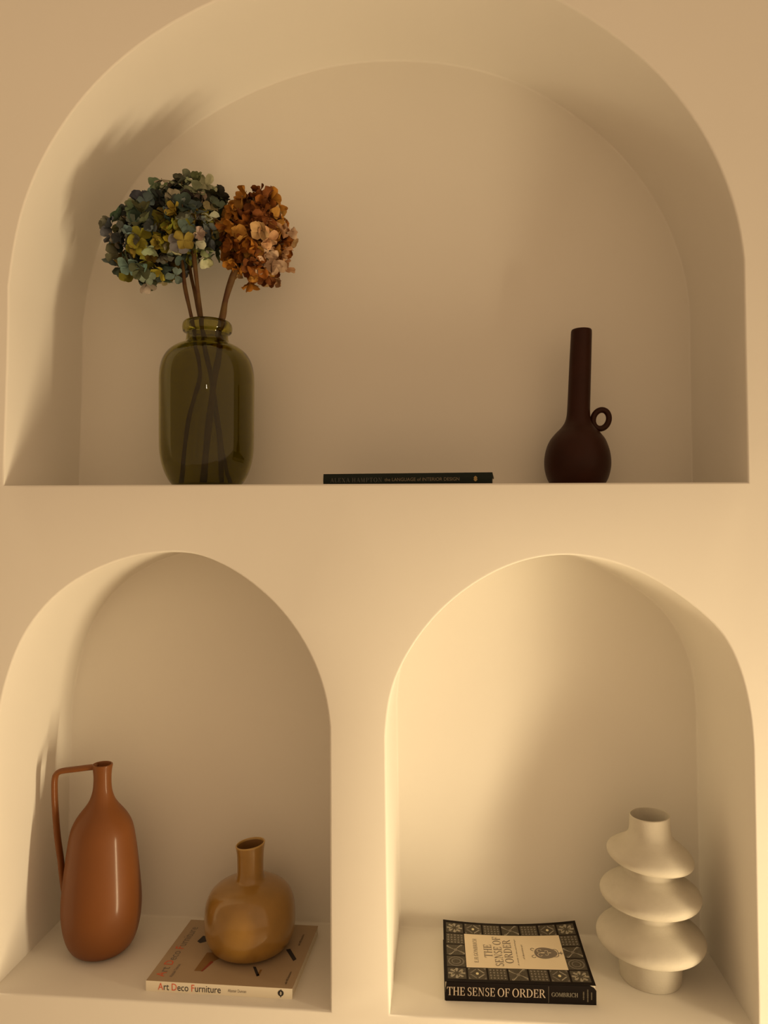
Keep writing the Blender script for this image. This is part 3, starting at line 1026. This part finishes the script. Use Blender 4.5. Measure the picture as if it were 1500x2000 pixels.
def cov(u0, h, v0, v1):
    """place upright-from-the-left lettering: reading direction away from the viewer, letter tops to the left"""
    return lambda u, v: top(px0 + PW * (u0 + h * (1 - v)), py0 + PH * (v0 + (v1 - v0) * u), 0.0006)


lettering('cover_author', serif_mesh('E.H.GOMBRICH', 0.02), cov(0.085, 0.040, 0.14, 0.86), M_grey_ink, sb)
lettering('cover_title', serif_mesh('THE'), cov(0.190, 0.082, 0.30, 0.70), M_grey_ink, sb)
lettering('cover_title', serif_mesh('SENSE OF'), cov(0.292, 0.082, 0.05, 0.95), M_grey_ink, sb)
lettering('cover_title', serif_mesh('ORDER'), cov(0.394, 0.082, 0.14, 0.86), M_grey_ink, sb)
lettering('cover_subtitle', font_mesh('A study in the psychology', shear=0.3), cov(0.513, 0.020, 0.08, 0.88), M_grey_ink, sb)
lettering('cover_subtitle', font_mesh('of decorative art', shear=0.3), cov(0.575, 0.020, 0.28, 0.72), M_grey_ink, sb)
# leafy vignette near the lower end of the panel
V, F, MI = [], [], []
vx, vy = px0 + PW * 0.78, py0 + PH * 0.47


def blob(cx_, cy_, rx, ry, ang=0, n=16, h=0.0006, mi=0, wob=0.0):
    P = []
    for k in range(n):
        a = 2 * PI * k / n
        r = 1 + wob * math.sin(a * 5)
        x, y = rx * r * math.cos(a), ry * r * math.sin(a)
        P.append((cx_ + x * math.cos(ang) - y * math.sin(ang), cy_ + x * math.sin(ang) + y * math.cos(ang)))
    quadpatch(V, F, MI, P, h, mi)





def scroll(cx_, cy_, r0, r1, a0, a1, w, n=18, h=0.0006, mi=0):
    for k in range(n):
        q = []
        for t, o in ((k / n, 0), ((k + 1) / n, 0), ((k + 1) / n, 1), (k / n, 1)):
            a = a0 + (a1 - a0) * t
            r = r0 + (r1 - r0) * t + (w if o else 0)
            q.append((cx_ + r * math.cos(a), cy_ + r * math.sin(a)))
        quadpatch(V, F, MI, q, h, mi)


# pear-shaped arabesque: outline, inner scrolls, curling tendrils
pear = []
for k in range(36):
    a = 2 * PI * k / 36
    r = 0.0168 * (1 + 0.20 * math.cos(a) + 0.10 * math.cos(2 * a))
    pear.append((vx + 0.003 + r * math.cos(a) * 1.05, vy + r * math.sin(a) * (1.05 - 0.25 * math.cos(a))))
quadpatch(V, F, MI, pear, 0.0006, 0)
for sg in (-1, 1):
    scroll(vx - 0.003, vy + sg * 0.0065, 0.0016, 0.0052, 0, sg * 4.6, 0.0009, h=0.0009, mi=1)
    scroll(vx + 0.007, vy + sg * 0.0045, 0.0010, 0.0036, PI, PI - sg * 4.2, 0.0008, h=0.0009, mi=1)
    scroll(vx + 0.021, vy + sg * 0.0060, 0.0018, 0.0060, PI + sg * 0.4, PI - sg * 3.6, 0.0013)
    scroll(vx - 0.014, vy + sg * 0.0110, 0.0010, 0.0042, 0, sg * 4.8, 0.0013)
    scroll(vx + 0.029, vy + sg * 0.0030, 0.0010, 0.0032, PI, PI + sg * 3.6, 0.0011)
blob(vx + 0.001, vy, 0.0042, 0.0013, 0, 10, 0.0010, 1)
blob(vx + 0.013, vy, 0.0030, 0.0010, 0, 10, 0.0010, 1)
blob(vx + 0.031, vy, 0.0050, 0.0013, 0.0, 10)
mesh_obj('cover_emblem', V, F, [M_grey_ink, M_panel], sb, False, MI)

# ================================================================== WHITE STACKED-RING VASE
WX, WY = 0.3425, 0.1327
w_prof = [(0.0, 0.0), (0.0, 0.035), (0.0004, 0.0470), (0.0016, 0.0490), (0.012, 0.0500), (0.030, 0.0512), (0.0400, 0.0525)]
for h_, R_, n0, n1, kl_, k_ in ((0.0690, 0.0880, 0.0525, 0.0440, 0.85, 0.95), (0.1410, 0.0815, 0.0440, 0.0410, 0.78, 0.85), (0.2035, 0.0700, 0.0410, 0.0355, 0.60, 0.80)):
    for dz_, f_ in ((-0.0250, 0.06), (-0.0228, 0.36), (-0.0175, 0.70), (-0.0100, 0.92), (0.0, 1.0)):
        w_prof.append((h_ + dz_ * kl_, n0 + (R_ - n0) * f_))
    for dz_, f_ in ((0.0085, 0.93), (0.0165, 0.74), (0.0240, 0.50), (0.0310, 0.26), (0.0380, 0.09), (0.0430, 0.01)):
        w_prof.append((h_ + dz_ * k_, n1 + (R_ - n1) * f_))
w_prof += [(0.2440, 0.0338), (0.2520, 0.0328), (0.2630, 0.0324), (0.2695, 0.0325), (0.2706, 0.0318), (0.2700, 0.0308), (0.258, 0.0300), (0.240, 0.0310), (0.230, 0.036), (0.226, 0.0)]


def w_tilt(z):
    t = math.exp(-((z - 0.204) / 0.022) ** 2)
    u = max(0.0, min(1.0, (z - 0.24) / 0.03))
    return -0.085 * t + 0.045 * u


wv = thing('stacked_ring_vase', 'matt white ceramic vase of three stacked rings, at the right of the lower right niche', 'vase', (WX, WY, Z_LOW))
lathe('vase_body', w_prof, (WX, WY, Z_LOW), M_white, wv, seg=112, dz=w_tilt, sub=4)

# ================================================================== DARK GREEN BOOK ON THE UPPER SHELF
UX0, UY0 = -0.2035, 0.0700
UL, UW, UT = 0.2800, 0.150, 0.0203
U_ROT = math.radians(-4.6)


def ub(x, y, z):
    c, s = math.cos(U_ROT), math.sin(U_ROT)
    return Vector((UX0 + x * c - y * s, UY0 + x * s + y * c, Z_SHELF + z))


ubk = thing('book', 'thin dark green hardback lying flat on the upper niche shelf', 'book', (UX0, UY0, Z_SHELF))
slab('page_block', ub, 0.002, UL - 0.002, 0.002, UW - 0.003, 0.0022, UT - 0.0022, M_page, ubk)
slab('back_cover', ub, 0, UL, 0.0, UW, 0.0, 0.0022, M_green_cover, ubk)
slab('front_cover', ub, 0, UL, 0.0, UW, UT - 0.0022, UT, M_green_cover, ubk)
V, F = [], []
nS = 8
for x, ex in ((0.0, 0.0), (UL, -0.002)):
    for k in range(nS + 1):
        t = k / nS
        V.append(ub(x + ex * (1 - t), -0.0022 * math.sin(PI * t), UT * t))
for k in range(nS):
    F.append((k, nS + 1 + k, nS + 2 + k, k + 1))
b0 = len(V)
V += [ub(0, 0.002, 0), ub(0, 0.002, UT), ub(UL, 0.002, UT), ub(UL, 0.002, 0)]
F += [tuple(list(range(nS + 1)) + [b0 + 1, b0]), tuple(list(range(nS + 1, 2 * nS + 2))[::-1] + [b0 + 3, b0 + 2])]
F += [(nS, 2 * nS + 1, b0 + 2, b0 + 1), (0, b0, b0 + 3, nS + 1), (b0, b0 + 1, b0 + 2, b0 + 3)]
mesh_obj('spine', V, F, M_green_cover, ubk, False)
sy = -0.0026
lettering('spine_author', serif_mesh('ALEXA HAMPTON', 0.12), lambda u, v: ub(0.012 + u * 0.088, sy, 0.0060 + v * 0.0072), M_silver_ink, ubk)
lettering('spine_title', font_mesh('the LANGUAGE of INTERIOR DESIGN'), lambda u, v: ub(0.1040 + u * 0.123, sy, 0.0072 + v * 0.0054), M_dim_ink, ubk)
V, F = [], []
mk = [(0, .0045), (.0016, .0034), (.0030, .0016), (.0022, 0), (.0032, -.0016), (.0016, -.0036), (0, -.0046), (-.0016, -.0036), (-.0032, -.0016), (-.0022, 0), (-.0030, .0016), (-.0016, .0034)]
V += [ub(0.2530 + x, sy - 0.0001, 0.0102 + z) for x, z in mk]
F.append(tuple(range(len(mk))))
mesh_obj('spine_ornament', V, F, M_gold_ink, ubk, False)
